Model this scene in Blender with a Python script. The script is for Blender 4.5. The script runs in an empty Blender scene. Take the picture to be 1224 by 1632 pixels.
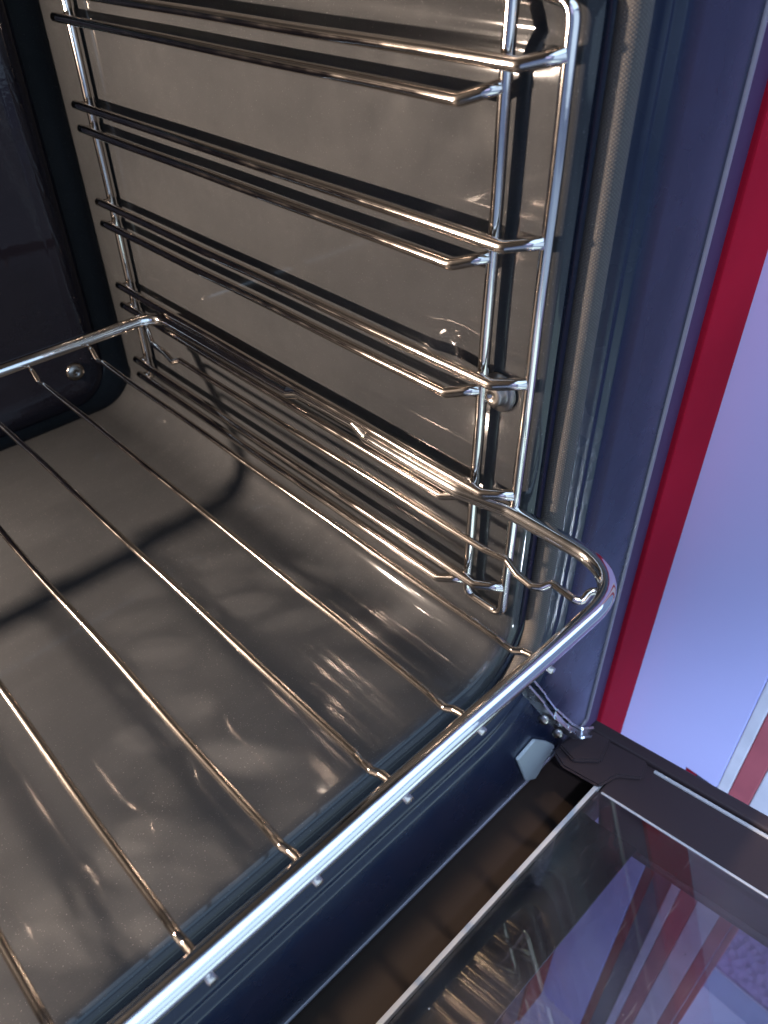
import bpy, bmesh, math, random
from mathutils import Vector, Matrix
random.seed(7)
S = bpy.context.scene
PI = math.pi

# ---------------------------------------------------------------- camera
cam_d = bpy.data.cameras.new('camera'); cam = bpy.data.objects.new('camera', cam_d)
S.collection.objects.link(cam); S.camera = cam
yaw, pit, rol = 0.7537, 0.6866, -0.0158
fv = Vector((math.sin(yaw)*math.cos(pit), math.cos(yaw)*math.cos(pit), -math.sin(pit)))
r0 = fv.cross(Vector((0, 0, 1))).normalized(); u0 = r0.cross(fv)
rv = r0*math.cos(rol) + u0*math.sin(rol); uv = -r0*math.sin(rol) + u0*math.cos(rol)
M = Matrix((rv, uv, -fv)).transposed().to_4x4()
M.translation = Vector((-0.2007, -0.0931, 0.2154))
cam.matrix_world = M
cam_d.sensor_fit = 'HORIZONTAL'; cam_d.sensor_width = 36.0; cam_d.lens = 36.0*1240.1/1224.0
cam_d.clip_start = 0.005; cam_d.clip_end = 100
cam_d.dof.use_dof = True; cam_d.dof.focus_distance = 0.36; cam_d.dof.aperture_fstop = 20.0

# ---------------------------------------------------------------- world, lamps, exposure
W = bpy.data.worlds.new('World'); S.world = W; W.use_nodes = True
bg = W.node_tree.nodes['Background']; bg.inputs[0].default_value = (0.36, 0.52, 1.0, 1); bg.inputs[1].default_value = 0.52
S.view_settings.view_transform = 'Standard'; S.view_settings.look = 'None'
S.view_settings.exposure = 0; S.view_settings.gamma = 1
S.render.engine = 'CYCLES'
S.cycles.max_bounces = 10; S.cycles.diffuse_bounces = 4; S.cycles.glossy_bounces = 6
S.cycles.transmission_bounces = 6; S.cycles.transparent_max_bounces = 12
S.cycles.use_denoising = True; S.cycles.blur_glossy = 0.0
S.cycles.sample_clamp_indirect = 20; S.cycles.caustics_reflective = True

def area(name, loc, tgt, size, col, power):
    l = bpy.data.lights.new(name, 'AREA'); l.shape = 'RECTANGLE'; l.size, l.size_y = size
    l.color = col; l.energy = power
    o = bpy.data.objects.new(name, l); S.collection.objects.link(o); o.location = loc
    o.rotation_euler = (Vector(tgt)-Vector(loc)).to_track_quat('-Z', 'Y').to_euler()
    return o
area('store_ceiling_light', (0.1, -1.1, 1.9), (0.0, -0.3, 0.0), (4.2, 2.0), (0.48, 0.72, 1.0), 64)
area('store_wall_light', (-2.2, -0.9, 1.1), (0, 0.1, 0.0), (1.0, 0.8), (0.60, 0.58, 1.0), 3)

sp = bpy.data.lights.new('panel_blue_fill', 'SPOT'); sp.energy = 420; sp.color = (0.50, 0.62, 1.0); sp.spot_size = math.radians(10.5); sp.spot_blend = 1.0; sp.shadow_soft_size = 0.06  # added fill spot, no known fixture, brightens the lavender panel
spo = bpy.data.objects.new('panel_blue_fill', sp); S.collection.objects.link(spo); spo.location = (-1.0, -0.9, 1.8)
spo.rotation_euler = (Vector((0.2, -0.03, -0.48))-spo.location).to_track_quat('-Z', 'Y').to_euler()

area('front_softbox', (-0.5, -3.4, 0.6), (0, 0, 0), (5.0, 2.4), (0.58, 0.80, 1.0), 44)  # added softbox before the oven, brightens the shelf's front rod

s3 = bpy.data.lights.new('panel_pink_fill', 'SPOT'); s3.energy = 48; s3.color = (1.0, 0.20, 0.42); s3.spot_size = math.radians(8.5); s3.spot_blend = 1.0; s3.shadow_soft_size = 0.06  # added pink spot, made up to grade the panel's top towards magenta
s3o = bpy.data.objects.new('panel_pink_fill', s3); S.collection.objects.link(s3o); s3o.location = (-1.1, -0.9, 1.8)
s3o.rotation_euler = (Vector((0.23, -0.01, 0.07))-s3o.location).to_track_quat('-Z', 'Y').to_euler()
s2 = bpy.data.lights.new('door_gap_glow_fill', 'SPOT'); s2.energy = 3000; s2.color = (1.0, 0.74, 0.52); s2.spot_size = math.radians(2.3); s2.spot_blend = 1.0; s2.shadow_soft_size = 0.12  # invented spot, added for the brown glow in the door gap
s2o = bpy.data.objects.new('door_gap_glow_fill', s2); S.collection.objects.link(s2o); s2o.location = (-0.25, 0.07, 1.9)
s2o.rotation_euler = (Vector((-0.062, 0.0235, -0.232))-s2o.location).to_track_quat('-Z', 'Y').to_euler()

# ---------------------------------------------------------------- materials
def mat(name, col, rough=0.5, metal=0.0, spec=0.5):
    m = bpy.data.materials.new(name); m.use_nodes = True
    b = m.node_tree.nodes['Principled BSDF']
    b.inputs['Base Color'].default_value = (*col, 1); b.inputs['Roughness'].default_value = rough
    b.inputs['Metallic'].default_value = metal; b.inputs['Specular IOR Level'].default_value = spec
    return m
def nd(m, t): return m.node_tree.nodes.new(t)
def ln(m, a, b): m.node_tree.links.new(a, b)
def bsdf(m): return m.node_tree.nodes['Principled BSDF']
def objco(m, scale):
    tc = nd(m, 'ShaderNodeTexCoord'); mp = nd(m, 'ShaderNodeMapping'); mp.inputs['Scale'].default_value = scale
    ln(m, tc.outputs['Object'], mp.inputs['Vector']); return mp.outputs['Vector']
def noise(m, vec, scale, detail=2.0):
    n = nd(m, 'ShaderNodeTexNoise'); n.inputs['Scale'].default_value = scale; n.inputs['Detail'].default_value = detail
    ln(m, vec, n.inputs['Vector']); return n.outputs['Fac']
def ramp(m, fac, stops):
    r = nd(m, 'ShaderNodeValToRGB'); e = r.color_ramp.elements
    while len(e) < len(stops): e.new(0.5)
    for k, (p, c) in enumerate(stops): e[k].position = p; e[k].color = (*c, 1)
    ln(m, fac, r.inputs['Fac']); return r.outputs['Color']
def bump(m, h, strength, dist):
    b = nd(m, 'ShaderNodeBump'); b.inputs['Strength'].default_value = strength; b.inputs['Distance'].default_value = dist
    ln(m, h, b.inputs['Height']); ln(m, b.outputs['Normal'], bsdf(m).inputs['Normal'])

def enamel(name, base, fleck, rough, amount=0.71, bs=0.06):
    m = mat(name, base, rough)
    v = objco(m, (1, 1, 1))
    n1 = noise(m, v, 1400, 2); n2 = noise(m, v, 14, 4)
    c1 = ramp(m, n1, [(0.0, tuple(x*0.88 for x in base)), (amount-0.06, base), (amount, fleck), (1.0, fleck)])
    c2 = ramp(m, n2, [(0.3, (0.86, 0.86, 0.86)), (0.7, (1.1, 1.08, 1.06))])
    mx = nd(m, 'ShaderNodeMix'); mx.data_type = 'RGBA'; mx.blend_type = 'MULTIPLY'; mx.inputs['Factor'].default_value = 1
    ln(m, c1, mx.inputs['A']); ln(m, c2, mx.inputs['B']); ln(m, mx.outputs['Result'], bsdf(m).inputs['Base Color'])
    rr = ramp(m, noise(m, v, 40, 3), [(0.3, (rough*0.8,)*3), (0.7, (rough*1.25,)*3)])
    ln(m, rr, bsdf(m).inputs['Roughness'])
    vd = nd(m, 'ShaderNodeTexVoronoi'); vd.inputs['Scale'].default_value = 95; ln(m, v, vd.inputs['Vector'])   # sparse dust
    a1 = ramp(m, vd.outputs['Distance'], [(0.035, (1, 1, 1)), (0.06, (0, 0, 0))]); a2 = ramp(m, vd.outputs['Color'], [(0.86, (0, 0, 0)), (0.88, (1, 1, 1))])
    dm = nd(m, 'ShaderNodeMath'); dm.operation = 'MULTIPLY'; ln(m, a1, dm.inputs[0]); ln(m, a2, dm.inputs[1])
    wp_ = ramp(m, noise(m, objco(m, (9, 60, 60)), 2.2, 4), [(0.40, (0.965, 0.965, 0.965)), (0.62, (1.02, 1.02, 1.02))])     # faint wipe marks
    m2_ = nd(m, 'ShaderNodeMix'); m2_.data_type = 'RGBA'; m2_.blend_type = 'MULTIPLY'; m2_.inputs['Factor'].default_value = 1
    ln(m, mx.outputs['Result'], m2_.inputs['A']); ln(m, wp_, m2_.inputs['B'])
    m3_ = nd(m, 'ShaderNodeMix'); m3_.data_type = 'RGBA'; ln(m, dm.outputs[0], m3_.inputs['Factor']); ln(m, m2_.outputs['Result'], m3_.inputs['A'])
    m3_.inputs['B'].default_value = (0.12, 0.115, 0.11, 1); ln(m, m3_.outputs['Result'], bsdf(m).inputs['Base Color'])
    bump(m, noise(m, v, 260, 2), bs, 0.001)
    return m
ENAMEL = enamel('dark_enamel', (0.0245, 0.0258, 0.0276), (0.085, 0.085, 0.085), 0.55, 0.735)
bsdf(ENAMEL).inputs['Coat Weight'].default_value = 0.55; bsdf(ENAMEL).inputs['Coat Roughness'].default_value = 0.06; bsdf(ENAMEL).inputs['Specular IOR Level'].default_value = 0.06
PANELM = enamel('gloss_back_enamel', (0.009, 0.008, 0.012), (0.02, 0.02, 0.026), 0.06, 0.76)
bsdf(PANELM).inputs['Specular IOR Level'].default_value = 0.30
FRAME = enamel('front_frame_enamel', (0.008, 0.0125, 0.030), (0.025, 0.03, 0.04), 0.26, 0.76, 0.025)

bsdf(FRAME).inputs['Specular IOR Level'].default_value = 0.30
def chrome_mat(name, rough, col, wav=0.22):
    m = mat(name, col, rough, 1.0)
    v = objco(m, (1, 1, 1))
    bump(m, noise(m, v, 95, 2), wav, 0.0006)
    rr = ramp(m, noise(m, v, 60, 3), [(0.35, (rough*0.6,)*3), (0.7, (rough*1.6,)*3)])
    ln(m, rr, bsdf(m).inputs['Roughness'])
    return m
CHROME = chrome_mat('chrome_rod', 0.05, (0.80, 0.77, 0.74))
CHROME_WIRE = chrome_mat('chrome_wire', 0.09, (0.62, 0.55, 0.49), 0.06)
CHROME_RAIL = chrome_mat('chrome_rail', 0.085, (0.64, 0.58, 0.53), 0.09)
STEEL = chrome_mat('zinc_steel', 0.25, (0.50, 0.52, 0.55))
DARKSTEEL = chrome_mat('dull_steel', 0.28, (0.30, 0.28, 0.26))

BLACKP = mat('black_brown_plastic', (0.024, 0.0165, 0.0165), 0.42, 0.0, 0.32)
bump(BLACKP, noise(BLACKP, objco(BLACKP, (1, 1, 1)), 900, 2), 0.08, 0.0005)
BASEP = mat('brown_satin_profile', (0.017, 0.0108, 0.0075), 0.5, 0.0, 0.1)
BLACKGLOSS = mat('black_print', (0.006, 0.006, 0.008), 0.22)
TRIM = mat('grey_glass_edge', (0.30, 0.29, 0.27), 0.4)
TRIM2 = mat('greyed_sheet_edge', (0.17, 0.155, 0.17), 0.38)
SLOT = mat('pale_hinge_plate', (0.33, 0.355, 0.345), 0.42)
def noisy(name, base, rough, scale=30, lo=0.85, hi=1.08):
    m = mat(name, base, rough)
    v = objco(m, (1, 1, 1))
    c = ramp(m, noise(m, v, scale, 4), [(0.3, tuple(x*lo for x in base)), (0.7, tuple(min(1, x*hi) for x in base))])
    ln(m, c, bsdf(m).inputs['Base Color']); return m
RED = noisy('red_lacquer', (0.30, 0.008, 0.022), 0.6, 12); bsdf(RED).inputs['Specular IOR Level'].default_value = 0.02
REDMATT = noisy('faded_red_edge', (0.50, 0.12, 0.13), 0.5, 25)
WHITE = noisy('lavender_lacquer', (0.60, 0.63, 0.93), 0.22, 6, 0.97, 1.02)
WHITEM = noisy('white_edge', (0.78, 0.80, 0.80), 0.5, 25)
FILL = mat('plum_filler', (0.045, 0.022, 0.060), 0.5, 0.0, 0.2)
SLATE = mat('slate_groove', (0.05, 0.06, 0.10), 0.5)
FLOORM = noisy('pale_floor_tile', (0.70, 0.72, 0.74), 0.35, 3)
STRIPM = noisy('grey_floor_strip', (0.36, 0.42, 0.52), 0.5, 9)
MATM = mat('mauve_mat', (0.42, 0.29, 0.46), 0.9)
vm = objco(MATM, (1, 1, 1)); wv = nd(MATM, 'ShaderNodeTexVoronoi'); wv.inputs['Scale'].default_value = 100
ln(MATM, vm, wv.inputs['Vector']); bump(MATM, wv.outputs['Distance'], 0.9, 0.012)

GASKET = mat('braided_seal', (0.30, 0.28, 0.25), 0.8)
uvn = nd(GASKET, 'ShaderNodeUVMap')
def wave(rot, sc):
    mp = nd(GASKET, 'ShaderNodeMapping'); mp.inputs['Rotation'].default_value = (0, 0, rot)
    ln(GASKET, uvn.outputs['UV'], mp.inputs['Vector'])
    w = nd(GASKET, 'ShaderNodeTexWave'); w.inputs['Scale'].default_value = sc; w.wave_profile = 'SIN'
    ln(GASKET, mp.outputs['Vector'], w.inputs['Vector']); return w.outputs['Fac']
mm = nd(GASKET, 'ShaderNodeMath'); mm.operation = 'MULTIPLY'
ln(GASKET, wave(0.7, 0.33), mm.inputs[0]); ln(GASKET, wave(-0.7, 0.33), mm.inputs[1])
ln(GASKET, ramp(GASKET, mm.outputs[0], [(0.05, (0.045, 0.039, 0.034)), (0.7, (0.092, 0.081, 0.069))]), bsdf(GASKET).inputs['Base Color'])
bump(GASKET, mm.outputs[0], 0.4, 0.0006)

def glass_mat(name, tint, ior, dust=0.5):
    m = bpy.data.materials.new(name); m.use_nodes = True; nt = m.node_tree
    nt.nodes.remove(nt.nodes['Principled BSDF'])
    t = nd(m, 'ShaderNodeBsdfTransparent'); t.inputs[0].default_value = (*tint, 1)
    g = nd(m, 'ShaderNodeBsdfGlossy'); g.inputs['Roughness'].default_value = 0.0; g.inputs['Color'].default_value = (1.0, 0.93, 0.70, 1)
    f = nd(m, 'ShaderNodeFresnel'); f.inputs['IOR'].default_value = ior
    x = nd(m, 'ShaderNodeMixShader'); ln(m, f.outputs[0], x.inputs[0]); ln(m, t.outputs[0], x.inputs[1]); ln(m, g.outputs[0], x.inputs[2])
    d = nd(m, 'ShaderNodeBsdfDiffuse'); d.inputs[0].default_value = (0.6, 0.58, 0.55, 1)
    v = objco(m, (1, 1, 1)); vo = nd(m, 'ShaderNodeTexVoronoi'); vo.inputs['Scale'].default_value = 130; ln(m, v, vo.inputs['Vector'])
    v2 = objco(m, (14, 160, 30)); sc = ramp(m, noise(m, v2, 3, 3), [(0.66, (0, 0, 0)), (0.72, (1, 1, 1))])
    sp = ramp(m, vo.outputs['Distance'], [(0.05, (dust, dust, dust)), (0.09, (0, 0, 0))])
    gate = ramp(m, vo.outputs['Color'], [(0.80, (0, 0, 0)), (0.84, (1, 1, 1))])
    mu = nd(m, 'ShaderNodeMath'); mu.operation = 'MULTIPLY'; ln(m, sp, mu.inputs[0]); ln(m, gate, mu.inputs[1])
    sm_ = ramp(m, noise(m, v, 18, 4), [(0.4, (0.004,)*3), (0.75, (0.022,)*3)])
    ad = nd(m, 'ShaderNodeMath'); ad.operation = 'ADD'; ln(m, mu.outputs[0], ad.inputs[0]); ln(m, sm_, ad.inputs[1])
    mv = nd(m, 'ShaderNodeMath'); mv.operation = 'MULTIPLY_ADD'; mv.inputs[1].default_value = 0.03
    ln(m, sc, mv.inputs[0]); ln(m, ad.outputs[0], mv.inputs[2])
    y = nd(m, 'ShaderNodeMixShader'); ln(m, mv.outputs[0], y.inputs[0]); ln(m, x.outputs[0], y.inputs[1]); ln(m, d.outputs[0], y.inputs[2])
    ln(m, y.outputs[0], nt.nodes['Material Output'].inputs['Surface']); return m
GLASS = glass_mat('door_glass', (0.80, 0.78, 0.85), 1.60)

# ---------------------------------------------------------------- helpers
def link(name, me, m, parent=None, smooth=True):
    o = bpy.data.objects.new(name, me); S.collection.objects.link(o)
    if m: me.materials.append(m)
    if smooth:
        for p in me.polygons: p.use_smooth = True
    if parent: o.parent = parent
    return o
def from_py(name, vs, fs, m, parent=None, smooth=True):
    me = bpy.data.meshes.new(name); me.from_pydata([tuple(v) for v in vs], [], fs); me.update()
    return link(name, me, m, parent, smooth)
def tag(o, label, cat, group=None, kind=None):
    if label: o['label'] = label
    if cat: o['category'] = cat
    if group: o['group'] = group
    if kind: o['kind'] = kind
    return o
def empty(name, loc, label, cat):
    o = bpy.data.objects.new(name, None); S.collection.objects.link(o); o.location = loc
    o.empty_display_size = 0.02; tag(o, label, cat); return o

def fillet(pts, r, closed=False, n=7):
    pts = [Vector(p) for p in pts]; out = []; N = len(pts)
    rr = r if isinstance(r, (list, tuple)) else [r]*N
    for i, p in enumerate(pts):
        if not closed and i in (0, N-1): out.append(p); continue
        a = pts[i-1]-p; b = pts[(i+1) % N]-p
        la, lb = a.length, b.length; a.normalize(); b.normalize()
        ang = a.angle(b)
        if ang > PI-1e-3 or rr[i] <= 0: out.append(p); continue
        d = min(rr[i]/math.tan(ang/2), la*0.48, lb*0.48)
        p0, p1 = p+a*d, p+b*d
        for k in range(n+1):
            t = k/n; q = p0*(1-t)**2 + p*2*t*(1-t) + p1*t*t
            out.append(q)
    return out
def tube_mesh(name, pts, r, seg=14, closed=False, uv=False, squash=None):
    pts = [Vector(p) for p in pts]
    q = [pts[0]]
    for p in pts[1:]:
        if (p-q[-1]).length > 1e-5: q.append(p)
    if closed and (q[0]-q[-1]).length < 1e-5: q.pop()
    pts = q; N = len(pts); vs = []; fs = []
    rad = r if callable(r) else (lambda i: r)
    T = []
    for i in range(N):
        if closed: t = pts[(i+1) % N]-pts[i-1]
        else: t = pts[min(i+1, N-1)]-pts[max(i-1, 0)]
        T.append(t.normalized())
    ref = Vector((0, 0, 1)) if abs(T[0].z) < 0.9 else Vector((1, 0, 0))
    nrm = (ref - T[0]*ref.dot(T[0])).normalized()
    for i in range(N):
        nrm = (nrm - T[i]*nrm.dot(T[i])).normalized(); bn = T[i].cross(nrm)
        for k in range(seg):
            a = 2*PI*k/seg
            vs.append(pts[i] + (nrm*math.cos(a) + bn*math.sin(a))*rad(i))
    R = N if closed else N-1
    for i in range(R):
        j = (i+1) % N
        for k in range(seg):
            l = (k+1) % seg
            fs.append((i*seg+k, i*seg+l, j*seg+l, j*seg+k))
    if not closed:
        fs.append(tuple(reversed(range(seg)))); fs.append(tuple((N-1)*seg+k for k in range(seg)))
    me = bpy.data.meshes.new(name); me.from_pydata([tuple(v) for v in vs], [], fs); me.update()
    if uv:
        L = [0.0]
        for i in range(1, N): L.append(L[-1]+(pts[i]-pts[i-1]).length)
        L.append(L[-1]+(pts[0]-pts[-1]).length)
        lay = me.uv_layers.new(name='UVMap'); ii = 0
        for i in range(R):
            for k in range(seg):
                for (a, b) in ((0, 0), (0, 1), (1, 1), (1, 0)):
                    lay.data[ii].uv = (L[i+a]*1000, (k+b)/seg*2*PI*r*1000); ii += 1
    return me
def tube(name, pts, r, m, parent=None, seg=14, closed=False, uv=False):
    return link(name, tube_mesh(name, pts, r, seg, closed, uv), m, parent)
def box(name, lo, hi, m, parent=None, bev=0.001, xf=None, seg=2):
    bm = bmesh.new(); bmesh.ops.create_cube(bm, size=1)
    for v in bm.verts:
        v.co = Vector([(lo[k]+hi[k])/2 + v.co[k]*(hi[k]-lo[k]) for k in range(3)])
    if bev: bmesh.ops.bevel(bm, geom=bm.edges[:], offset=bev, segments=seg, affect='EDGES', profile=0.6)
    if xf:
        for v in bm.verts: v.co = xf(v.co)
    me = bpy.data.meshes.new(name); bm.to_mesh(me); bm.free()
    return link(name, me, m, parent, smooth=False)
def prism(name, poly, axis_fn, h0, h1, m, parent=None, bev=0.0006):
    bm = bmesh.new()
    a = [bm.verts.new(axis_fn(p, h0)) for p in poly]; b = [bm.verts.new(axis_fn(p, h1)) for p in poly]
    bm.faces.new(a); bm.faces.new(list(reversed(b)))
    for i in range(len(poly)):
        j = (i+1) % len(poly); bm.faces.new((a[j], a[i], b[i], b[j]))
    bmesh.ops.recalc_face_normals(bm, faces=bm.faces[:])
    if bev: bmesh.ops.bevel(bm, geom=bm.edges[:], offset=bev, segments=2, affect='EDGES')
    me = bpy.data.meshes.new(name); bm.to_mesh(me); bm.free()
    return link(name, me, m, parent, smooth=False)
def lathe(name, prof, origin, axis, m, parent=None, seg=28):
    axis = Vector(axis).normalized(); t = Vector((0, 0, 1)) if abs(axis.z) < 0.9 else Vector((1, 0, 0))
    e1 = axis.cross(t).normalized(); e2 = axis.cross(e1); vs = []; fs = []
    for (r, h) in prof:
        for k in range(seg):
            a = 2*PI*k/seg; vs.append(Vector(origin)+axis*h+(e1*math.cos(a)+e2*math.sin(a))*r)
    for i in range(len(prof)-1):
        for k in range(seg):
            l = (k+1) % seg; fs.append((i*seg+k, i*seg+l, (i+1)*seg+l, (i+1)*seg+k))
    fs.append(tuple(range((len(prof)-1)*seg, len(prof)*seg)))
    return from_py(name, vs, fs, m, parent)

# ---------------------------------------------------------------- the oven
X0, X1, Z0, Z1 = -0.461, 0.025, -0.102, 0.222       # cavity walls
YF, YB, RB = 0.0535, 0.454, 0.020                      # front flange, back wall, back fillet
RBOT, RTOP = 0.030, 0.040
oven = empty('oven', (-0.218, 0.25, -0.23), 'built-in oven with dark speckled enamel cavity and its glass door hanging open', 'oven')
ORI = Vector(oven.location)
def put(o):                                            # children keep world coordinates
    if o.parent: o.matrix_parent_inverse = o.parent.matrix_world.inverted() if o.parent.type != 'EMPTY' else Matrix.Translation(-Vector(o.parent.location))
    return o

def loop(dr, db, y, nside=56, ncor=12, dt=None, rb=None, rt=None):
    """rounded rectangle in x-z, pushed outward by dr (sides), db (bottom)"""
    dt = dr if dt is None else dt
    x0, x1, z0, z1 = X0-dr, X1+dr, Z0-db, Z1+dt
    rb = max(RBOT+dr, 0.004) if rb is None else rb; rt = max(RTOP+dr, 0.004) if rt is None else rt
    P = []
    cs = [(x1-rb, z0+rb, rb, -90), (x1-rt, z1-rt, rt, 0), (x0+rt, z1-rt, rt, 90), (x0+rb, z0+rb, rb, 180)]
    for c, (cx, cz, r, a0) in enumerate(cs):
        for k in range(ncor+1):
            a = math.radians(a0+90*k/ncor); P.append((cx+r*math.cos(a), cz+r*math.sin(a)))
        nx = cs[(c+1) % 4]; a = math.radians(nx[3])
        e = (nx[0]+nx[2]*math.cos(a), nx[1]+nx[2]*math.sin(a)); s = P[-1]
        for k in range(1, nside):
            t = k/nside; P.append((s[0]*(1-t)+e[0]*t, s[1]*(1-t)+e[1]*t))
    return [Vector((x, y, z)) for x, z in P]
def skin(name, loops, m, parent, cap=False, disp=None):
    n = len(loops[0]); vs = [v for L in loops for v in L]; fs = []
    if disp: vs = [disp(v) for v in vs]
    for i in range(len(loops)-1):
        for k in range(n):
            l = (k+1) % n; fs.append((i*n+k, i*n+l, (i+1)*n+l, (i+1)*n+k))
    if cap: fs.append(tuple((len(loops)-1)*n+k for k in range(n)))
    return from_py(name, vs, fs, m, parent)
def sm(a, b, t):
    t = max(0, min(1, (t-a)/(b-a))); return t*t*(3-2*t)
def disp(v):
    v = v.copy()
    if v.x > X1-0.0015 and v.y < 0.41:                  # pressed bead high on the side wall
        b = math.exp(-((v.z-0.178)/0.005)**2)*sm(0.058, 0.075, v.y)*(1-sm(0.36, 0.39, v.y))
        v.x += 0.003*b
        e = math.exp(-(((v.y-0.1005)/0.011)**2+((v.z-0.0575)/0.010)**2)**2)
        v.x += 0.0022*e
    if v.z < Z0+0.0015:                                 # shallow round dish in the floor
        d = math.hypot((v.x+0.215)/1.15, v.y-0.235); v.z -= 0.0016*(1-sm(0.125, 0.145, d))
    return v
L = []
for (d, y) in ((0.0038, YF+0.0012), (0.0024, YF+0.0020), (0.0010, YF+0.0034), (0.0, YF+0.0062)): L.append(loop(d, d*2.2, y))
ny = 70
for k in range(1, ny+1): L.append(loop(0, 0, YF+0.0062+(YB-RB-YF-0.0062)*k/ny))
for k in range(1, 11):
    a = PI/2*k/10; L.append(loop(-RB*(1-math.cos(a)), -RB*(1-math.cos(a)), YB-RB+RB*math.sin(a)))
put(skin('cavity', L, ENAMEL, oven, cap=True, disp=disp))

# front frame: flange, groove under the seal, stepped ridge, flat plate, rounded outer edge
prof = [  # side offset, bottom offset, y
    (0.0039, 0.0085, YF+0.0012), (0.0052, 0.0093, YF+0.0016), (0.0056, 0.0097, YF+0.004), (0.0165, 0.0206, YF+0.004),
    (0.0170, 0.0211, YF+0.0012), (0.0182, 0.0226, YF), (0.0230, 0.0280, YF-0.0004), (0.0246, 0.0300, YF-0.0016),
    (0.0262, 0.0330, YF-0.0042), (0.0272, 0.0352, YF-0.0058), (0.0282, 0.0375, YF-0.0064), (0.0296, 0.0398, YF-0.0060),
    (0.0304, 0.0412, YF-0.0066), (0.0318, 0.0436, YF-0.0085), (0.0330, 0.0455, YF-0.0090), (0.045, 0.060, YF-0.0090), (0.065, 0.090, YF-0.0090),
    (0.0850, 0.1235, YF-0.0090), (0.0868, 0.1252, YF-0.0086), (0.0882, 0.1264, YF-0.0074), (0.0890, 0.1270, YF-0.0055), (0.0892, 0.1272, YF+0.03)]
L = []
for d, db, y in prof:
    far = sm(0.045, 0.088, d); rb = (RBOT+d)*(1-far)+0.004*far
    L.append(loop(d, db, y, nside=24, rb=rb, rt=(RTOP+d)*(1-far)+0.004*far))
put(skin('front_frame', L, FRAME, oven))
L = [loop(d, db, y, nside=24, rb=0.004, rt=0.004) for d, db, y in ((0.0858, 0.1238, YF-0.0088), (0.0860, 0.1240, YF-0.0098), (0.0890, 0.1270, YF-0.0096), (0.0904, 0.1284, YF-0.0084), (0.0906, 0.1286, YF-0.004), (0.0906, 0.1286, YF+0.02))]
put(skin('edge_trim', L, TRIM2, oven))
frame_ob = bpy.data.objects['front_frame']

# braided seal round the opening
gl = loop(0.0100, 0.0138, YF-0.0047, nside=90, ncor=26)
put(tube('door_seal', gl, 0.0052, GASKET, oven, seg=20, closed=True, uv=True))

# raised fan cover on the back wall, rounded edges, with its fixing screws
def rr_loop(x0, x1, z0, z1, r, y, n=10):
    P = []
    for cx, cz, a0 in ((x1-r, z0+r, -90), (x1-r, z1-r, 0), (x0+r, z1-r, 90), (x0+r, z0+r, 180)):
        for k in range(n+1):
            a = math.radians(a0+90*k/n); P.append(Vector((cx+r*math.cos(a), y, cz+r*math.sin(a))))
    return P
PX0, PX1, PZ0, PZ1, PY = -0.375, 0.0090, -0.0960, 0.196, 0.4315
L = [rr_loop(PX0, PX1, PZ0, PZ1, 0.030, YB-0.001)]
for k in range(0, 9):
    a = PI/2*k/8; e = 0.010*(1-math.cos(a)); L.append(rr_loop(PX0+e, PX1-e, PZ0+e, PZ1-e, 0.030-e, PY+0.010*(1-math.sin(a))))
L.append(rr_loop(PX0+0.016, PX1-0.016, PZ0+0.016, PZ1-0.016, 0.018, PY+0.0001))
L.append(rr_loop(PX0+0.019, PX1-0.019, PZ0+0.019, PZ1-0.019, 0.016, PY+0.0012))
put(skin('fan_cover', L, PANELM, oven, cap=True))
for sx, sz in ((-0.0165, -0.0640),):
    put(lathe('back_screw', [(0.0068, -0.0005), (0.0068, 0.0015), (0.0060, 0.0026), (0.0035, 0.0034), (0.0012, 0.0036), (0.001, 0.0024)], (sx, PY+0.001, sz), (0, -1, 0), DARKSTEEL, oven))

# oven lamp: bulb beside the fan cover; noise in its light stands in for reflected patches
LX, LY, LZ = -0.42, 0.4275, 0.119
put(lathe('lamp_shroud', [(0.030, 0.0), (0.030, 0.024), (0.0285, 0.0262), (0.0265, 0.0250), (0.026, 0.0020), (0.004, 0.001)], (LX, YB-0.0005, LZ), (0, -1, 0), BLACKP, oven))  # unseen dark cup, added to keep bulb light off the nearby walls
pl = bpy.data.lights.new('oven_lamp_bulb', 'POINT'); pl.energy = 44.0; pl.color = (1.0, 0.79, 0.63); pl.shadow_soft_size = 0.0085
pl.use_nodes = True; nt = pl.node_tree; em = nt.nodes['Emission']
ge = nt.nodes.new('ShaderNodeNewGeometry')
ns = nt.nodes.new('ShaderNodeTexNoise'); ns.inputs['Scale'].default_value = 52; ns.inputs['Detail'].default_value = 2.0
nt.links.new(ge.outputs['Incoming'], ns.inputs['Vector'])
mr = nt.nodes.new('ShaderNodeMapRange'); mr.inputs['From Min'].default_value = 0.61; mr.inputs['From Max'].default_value = 0.70
mr.inputs['To Min'].default_value = 0.0; mr.inputs['To Max'].default_value = 8.0
nt.links.new(ns.outputs['Fac'], mr.inputs['Value'])
sx = nt.nodes.new('ShaderNodeSeparateXYZ'); nt.links.new(ge.outputs['Incoming'], sx.inputs[0])
ab = nt.nodes.new('ShaderNodeMath'); ab.operation = 'ABSOLUTE'; nt.links.new(sx.outputs['Z'], ab.inputs[0])
m2 = nt.nodes.new('ShaderNodeMapRange'); m2.inputs['From Min'].default_value = 0.35; m2.inputs['From Max'].default_value = 0.42; m2.interpolation_type = 'SMOOTHSTEP'
nt.links.new(ab.outputs[0], m2.inputs['Value'])
m3 = nt.nodes.new('ShaderNodeMapRange'); m3.inputs['From Min'].default_value = 0.52; m3.inputs['From Max'].default_value = 0.47; m3.interpolation_type = 'SMOOTHSTEP'
nt.links.new(ab.outputs[0], m3.inputs['Value'])
mu = nt.nodes.new('ShaderNodeMath'); mu.operation = 'MULTIPLY'; nt.links.new(m2.outputs[0], mu.inputs[0]); nt.links.new(m3.outputs[0], mu.inputs[1])
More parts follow.
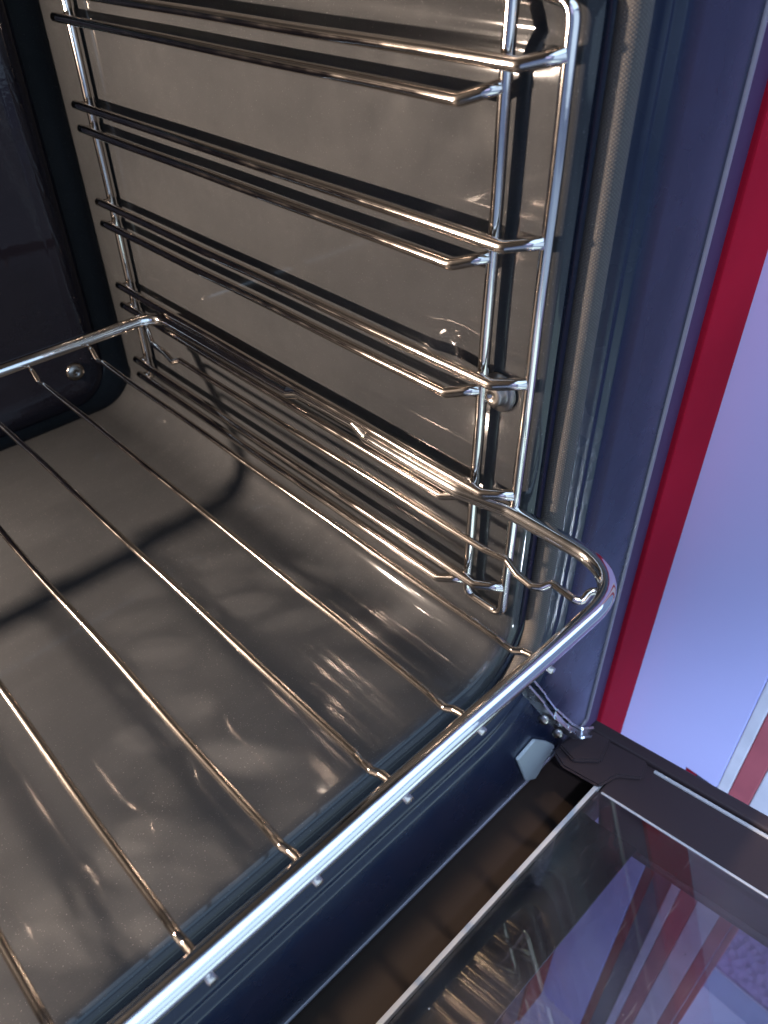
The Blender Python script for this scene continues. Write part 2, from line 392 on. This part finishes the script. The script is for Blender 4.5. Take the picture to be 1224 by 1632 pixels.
ay = nt.nodes.new('ShaderNodeMath'); ay.operation = 'ABSOLUTE'; nt.links.new(sx.outputs['Y'], ay.inputs[0])
m4 = nt.nodes.new('ShaderNodeMapRange'); m4.inputs['From Min'].default_value = 0.34; m4.inputs['From Max'].default_value = 0.50; m4.interpolation_type = 'SMOOTHSTEP'
nt.links.new(ay.outputs[0], m4.inputs['Value'])
mu2 = nt.nodes.new('ShaderNodeMath'); mu2.operation = 'MULTIPLY'; nt.links.new(mu.outputs[0], mu2.inputs[0]); nt.links.new(m4.outputs[0], mu2.inputs[1]); mu = mu2
mm_ = nt.nodes.new('ShaderNodeMath'); mm_.operation = 'MULTIPLY_ADD'; mm_.inputs[2].default_value = 1.0
nt.links.new(mr.outputs['Result'], mm_.inputs[0]); nt.links.new(mu.outputs[0], mm_.inputs[1]); nt.links.new(mm_.outputs[0], em.inputs['Strength'])
plo = bpy.data.objects.new('oven_lamp_bulb', pl); S.collection.objects.link(plo); plo.location = (LX, LY, LZ)

# ---------------------------------------------------------------- side rack
rack = empty('side_rack', (0.0205, 0.22, -0.0655), 'chrome wire shelf support ladder fixed along the right cavity wall', 'oven rack')
XR, XV = 0.0135, 0.0200
RU = [0.1703, 0.1146, 0.0599, 0.0058, -0.0494]; RL = [0.1576, 0.1018, 0.0464, -0.0082, -0.0613]
rr = 0.0024
fl = fillet([(XV, 0.0800, 0.1900), (XV, 0.0590, 0.1870), (XV, 0.0590, -0.0655), (XV, 0.0820, -0.0655), (XV, 0.0820, 0.2120)], 0.0065)
def densify(pts, step, closed=False, jit=0.0):
    out = []; N = len(pts)
    for i in range(N if closed else N-1):
        a, b = Vector(pts[i]), Vector(pts[(i+1) % N]); n = max(1, int((b-a).length/step))
        for k in range(n): out.append(a.lerp(b, k/n))
    if not closed: out.append(Vector(pts[-1]))
    return out
def wob(pts, amp):
    ph = [random.uniform(0, 6.28) for _ in range(6)]
    o = []
    for i, p in enumerate(pts):
        s = p.x*40+p.y*55+p.z*60
        o.append(p+Vector((math.sin(s+ph[0]), math.sin(s*1.3+ph[1]), math.sin(s*0.8+ph[2])))*amp)
    return o
put(tube('upright', wob(densify(fl, 0.006), 0.00012), rr, CHROME_RAIL, rack))
rl = fillet([(XV, 0.3864, -0.0655), (XV, 0.3864, 0.1845), (XV, 0.410, 0.1850), (XV, 0.410, -0.0655)], 0.0065, closed=True)
rl = fillet([(XV, 0.3864, -0.0650), (XV, 0.3864, 0.20)], 0.0)
put(tube('upright', wob(densify(rl, 0.006), 0.00012), rr, CHROME_RAIL, rack))
for zu, zl in zip(RU, RL):
    for z, yb, yv, dz in ((zu, 0.0722, 0.0590, 0.0036), (zl, 0.0960, 0.0820, 0.0052)):
        p = fillet([(XR, 0.3905, z), (XR, yb, z), (XV-0.001, yv, z+dz)], [0, 0.005, 0])
        put(tube('rail', wob(densify(p, 0.006), 0.0001), rr, CHROME_RAIL, rack))
        put(tube('weld', [(XR+0.001, 0.3864, z), (XV-0.0005, 0.3864, z)], 0.0019, CHROME_RAIL, rack, seg=10))
put(lathe('fixing_knob', [(0.0085, 0.0), (0.0085, 0.0012), (0.0060, 0.0016), (0.0050, 0.0022), (0.0050, 0.0048), (0.0042, 0.0056), (0.0012, 0.0058), (0.0010, 0.0045)],
    (X1-0.0002, 0.0765, 0.0505), (-1, 0, 0), DARKSTEEL, rack))

# ---------------------------------------------------------------- wire shelf
shelf = empty('wire_shelf', (-0.216, 0.17, 0.0), 'chrome wire shelf pulled part way out across the oven', 'oven shelf')
RF = 0.0037; YR = 0.3433
side = [(0.0128, YR, 0), (0.0130, 0.2080, 0), (0.0140, 0.2000, 0.0030), (0.0146, 0.1560, 0.0032), (0.0140, 0.1470, 0), (0.0138, 0.085, 0), (0.0184, 0.062, 0), (0.0192, 0.0, 0)]
mir = [(-0.432-x, y, z) for x, y, z in reversed(side)]
rad = [0.017, 0.006, 0.006, 0.006, 0.006, 0.02, 0.02, 0.027]
fp = fillet(side+mir, rad+list(reversed(rad)), closed=True, n=12)
put(tube('frame', wob(densify(fp, 0.006, True), 0.00012), RF, CHROME, shelf, seg=20, closed=True))
RW = 0.00148; zw = -0.0084
wp = [(0, YR+0.0042, -0.0050), (0, YR-0.003, -0.0052), (0, YR-0.0085, -0.0112), (0, YR-0.016, zw-0.0006), (0, 0.0220, zw), (0, 0.0180, zw-0.0006), (0, 0.0140, zw-0.0006), (0, 0.0095, -0.0058),
      (0, 0.0055, -0.0048), (0, -0.0037, -0.0053)]
wpath = fillet(wp, [0, 0.003, 0.003, 0.006, 0.003, 0.003, 0.003, 0.003, 0.003, 0], n=4)
for i in range(1, 13):
    dx = {1: 0.0004, 2: -0.0004, 3: 0.0002}.get(i, random.uniform(-0.0005, 0.0005))
    if i == 12: pass
    pth = [p+Vector((-0.036*i+dx, 0, 0)) for p in densify(wpath, 0.008)]
    put(tube('wire', wob(pth, 0.00022), RW, CHROME_WIRE, shelf, seg=10))
w0 = [(0.0042, YR+0.003, -0.0045), (0.0030, YR-0.003, -0.0052), (-0.0005, 0.3300, -0.0105), (-0.0020, 0.3120, -0.0100), (-0.0040, 0.3000, -0.0105), (-0.0020, 0.2950, -0.0080), (-0.0018, 0.270, zw),
      (-0.0006, 0.058, zw), (0.0006, 0.0465, -0.0080), (-0.0018, 0.0385, -0.0100), (-0.0028, 0.0305, -0.0102), (-0.0014, 0.0265, -0.0090), (0.0016, 0.0242, -0.0068), (0.0010, 0.0128, -0.0078), (0.0022, 0.0098, -0.0078),
      (0.0066, 0.0098, -0.0050), (0.0090, 0.0070, -0.0046), (0.0105, 0.0050, -0.0045)]
put(tube('wire', wob(densify(fillet(w0, 0.003, n=4), 0.008), 0.0002), RW*1.12, CHROME_WIRE, shelf, seg=10))
for o in list(shelf.children):
    pass

# ---------------------------------------------------------------- door (opened downward, still rising a little)
TH = math.radians(10.5)
DO, DS, DN = Vector((0, 0.003, -0.1955)), Vector((0, -math.cos(TH), math.sin(TH))), Vector((0, math.sin(TH), math.cos(TH)))
def D(p): return Vector((p[0], 0, 0)) + DO + DS*p[1] + DN*p[2]
XL, XRt = -0.530, 0.0985
tl = math.tan(math.radians(3.0))                                                            # lower profile along the hinge side
door = prism('door', [(0.0040, -0.2345), (0.0560, -0.2345+0.052*tl), (0.0560, -0.25), (0.0040, -0.25)], lambda p, h: Vector((h, p[0], p[1])), XL, XRt-0.006, BASEP, oven, 0.0004)
put(door)
def dchild(o): o.parent = door; return o
dchild(box('side_frame', (0.0545, 0.0010, -0.0400), (0.0890, 0.42, -0.0006), BLACKP, None, 0.0012, D))
dchild(box('outer_rim', (0.0895, -0.030, -0.0420), (XRt, 0.43, 0.0016), BLACKP, None, 0.0022, D, 4))
dchild(box('edge_trim', (0.0858, 0.0175, -0.0035), (0.0876, 0.42, 0.0006), TRIM, None, 0.0004, D))
dchild(box('inner_glass', (XL+0.03, 0.0, -0.0040), (0.0540, 0.40, 0.0), GLASS, None, 0.0, D))
dchild(box('glass_edge', (XL+0.03, -0.0030, -0.0038), (0.0700, -0.0004, -0.0002), TRIM, None, 0.0004, D))
dchild(box('frame_lip', (0.0541, 0.0030, -0.0010), (0.0555, 0.42, 0.0004), TRIM, None, 0.0003, D))
dchild(box('channel_wall', (XL, 0.0012, -0.2360), (0.0660, 0.0034, -0.1998), BLACKGLOSS, None, 0.0))
# outer pane with its black printed border
dchild(box('printed_border', (XL+0.04, -0.0040, -0.0300), (0.0540, 0.0270, -0.0285), BLACKGLOSS, None, 0.0, D))
dchild(box('outer_glass', (XL+0.04, 0.002, -0.0350), (0.0540, 0.41, -0.0305), GLASS, None, 0.0, D))
# corner clip
cp = [(0.0600, -0.0345), (0.0830, -0.0345), (0.0880, -0.0180), (0.0890, 0.0120), (0.0765, 0.0160), (0.0690, 0.0040), (0.0560, 0.0005), (0.0545, -0.0240)]
clip = dchild(prism('corner_clip', cp, lambda p, h: D((p[0], p[1], h)), -0.0004, 0.0024, BLACKP, None, 0.0012))
dchild(prism('corner_clip', [(0.0640, -0.0330), (0.0860, -0.0290), (0.0872, -0.0120), (0.0700, -0.0075), (0.0600, -0.0200)], lambda p, h: D((p[0], p[1], h)), 0.0025, 0.0058, BLACKP, None, 0.0010))
# hinge arm between frame and door
arm = fillet([(0.0275, 0.0470, -0.1140), (0.0375, 0.0412, -0.1345), (0.0470, 0.0370, -0.1530), (0.0590, 0.0330, -0.1730), (0.0720, 0.0300, -0.1900), (0.0840, 0.0280, -0.1985)], 0.012, n=4)
def strap(name, pts, w, th, off, m):
    vs = []; fs = []
    for i, p in enumerate(pts):
        tg = (pts[min(i+1, len(pts)-1)]-pts[max(i-1, 0)]).normalized()
        sd = Vector((1, 0.35, 0.0)); sd = (sd-tg*sd.dot(tg)).normalized(); up = tg.cross(sd)
        hw = w*(1.0+0.18*math.sin(i*1.9))*0.5
        c = p + sd*off
        for a, b in ((-1, -1), (1, -1), (1, 1), (-1, 1)): vs.append(c+sd*(a*th*0.5)+up*(b*hw))
    n = len(pts)
    for i in range(n-1):
        for k in range(4): l = (k+1) % 4; fs.append((i*4+k, i*4+l, i*4+4+l, i*4+4+k))
    fs += [(3, 2, 1, 0), (n*4-4, n*4-3, n*4-2, n*4-1)]
    o = from_py(name, vs, fs, m, None, False)
    bv = o.modifiers.new('bevel', 'BEVEL'); bv.width = 0.0004; bv.segments = 2
    return o
dchild(strap('hinge_arm', arm, 0.0075, 0.0014, 0.0, STEEL))
dchild(strap('hinge_arm', arm, 0.0070, 0.0014, 0.0050, STEEL))
dchild(strap('hinge_arm', arm[6:], 0.0050, 0.0028, 0.0025, STEEL))
for (y, z, x) in ((0.0375, -0.1490, 0.0430), (0.0335, -0.1700, 0.0550)):
    dchild(lathe('hinge_rivet', [(0.0032, 0), (0.0032, 0.0008), (0.0026, 0.0014), (0.0008, 0.0016)], (x-0.002, y, z), (-1, -0.4, 0.3), DARKSTEEL, None, 16))

# pale plate at the hinge slot, on the frame
yp = YF-0.0092
hp = [(0.0290, -0.1815), (0.0447, -0.1775), (0.0600, -0.1950), (0.0700, -0.2090), (0.0700, -0.2170), (0.0610, -0.2165), (0.0585, -0.2250), (0.0540, -0.2290), (0.0430, -0.2190)]
o = prism('hinge_slot_plate', hp, lambda p, h: Vector((p[0], h, p[1])), yp-0.0022, yp-0.0002, SLOT, None, 0.0005)
o.parent = frame_ob; 

# ---------------------------------------------------------------- surroundings
part = empty('display_partition', (0.21, 0.0, -0.90), 'lavender partition panel with red and white striped front edge right of the oven', 'partition')
ZT = 0.9
pp = [(0.3, ZT), (-0.0290, ZT), (-0.0290, -0.325), (-0.0035, -0.325), (-0.0035, -0.9), (0.3, -0.9)]
put(prism('lavender_panel', pp, lambda p, h: Vector((h, p[0], p[1])), 0.2010, 0.2190, WHITE, part, 0.0008))
put(box('red_sliver', (0.2030, -0.0120, -0.9), (0.2190, -0.0037, -0.3255), RED, part, 0.001))
put(box('groove', (0.2060, -0.0290, -0.9), (0.2190, -0.0122, -0.3255), SLATE, part, 0.0))
put(box('edge_strip', (0.2010, -0.0375, -0.9), (0.2190, -0.0292, ZT), WHITEM, part, 0.001))
put(box('edge_strip', (0.2010, -0.0530, -0.9), (0.2190, -0.0377, ZT), REDMATT, part, 0.001))
put(box('edge_strip', (0.2010, -0.0725, -0.9), (0.2190, -0.0532, ZT), WHITEM, part, 0.001))
put(box('edge_strip', (0.2010, -0.0830, -0.9), (0.2190, -0.0727, ZT), REDMATT, part, 0.001))
put(box('edge_strip', (0.2020, -0.0890, -0.9), (0.2190, -0.0838, ZT), REDMATT, part, 0.001))

cab = empty('oven_housing', (0.0, 0.2, -0.90), 'red lacquered cabinet housing with narrow red front board at the right of the oven', 'cabinet')
put(box('front_board', (0.1530, 0.0515, -0.9), (0.2000, 0.070, 0.9), RED, cab, 0.0012))
put(box('filler_strip', (0.1150, 0.0545, -0.9), (0.1528, 0.085, 0.9), FILL, cab, 0.001))
put(box('lower_front', (-0.75, 0.0620, -0.9), (0.1148, 0.0718, -0.2700), RED, cab, 0.001))

fl_ = from_py('floor', [(-4, -5, -0.9), (0.356, -5, -0.9), (0.356, 3, -0.9), (-4, 3, -0.9)], [(0, 1, 2, 3)], FLOORM, None, False); fl_['kind'] = 'structure'
f2 = from_py('floor_edge_strip', [(0.356, -5, -0.9), (0.386, -5, -0.9), (0.386, 3, -0.9), (0.356, 3, -0.9)], [(0, 1, 2, 3)], STRIPM, None, False); f2['kind'] = 'structure'
f3 = from_py('floor_tile', [(0.386, -5, -0.9), (4, -5, -0.9), (4, 3, -0.9), (0.386, 3, -0.9)], [(0, 1, 2, 3)], FLOORM, None, False); f3['kind'] = 'structure'
tag(box('floor_mat', (0.388, -2.0, -0.8995), (1.6, 1.0, -0.893), MATM, None, 0.002), 'mauve dimpled floor mat beside the striped partition edge', 'mat')
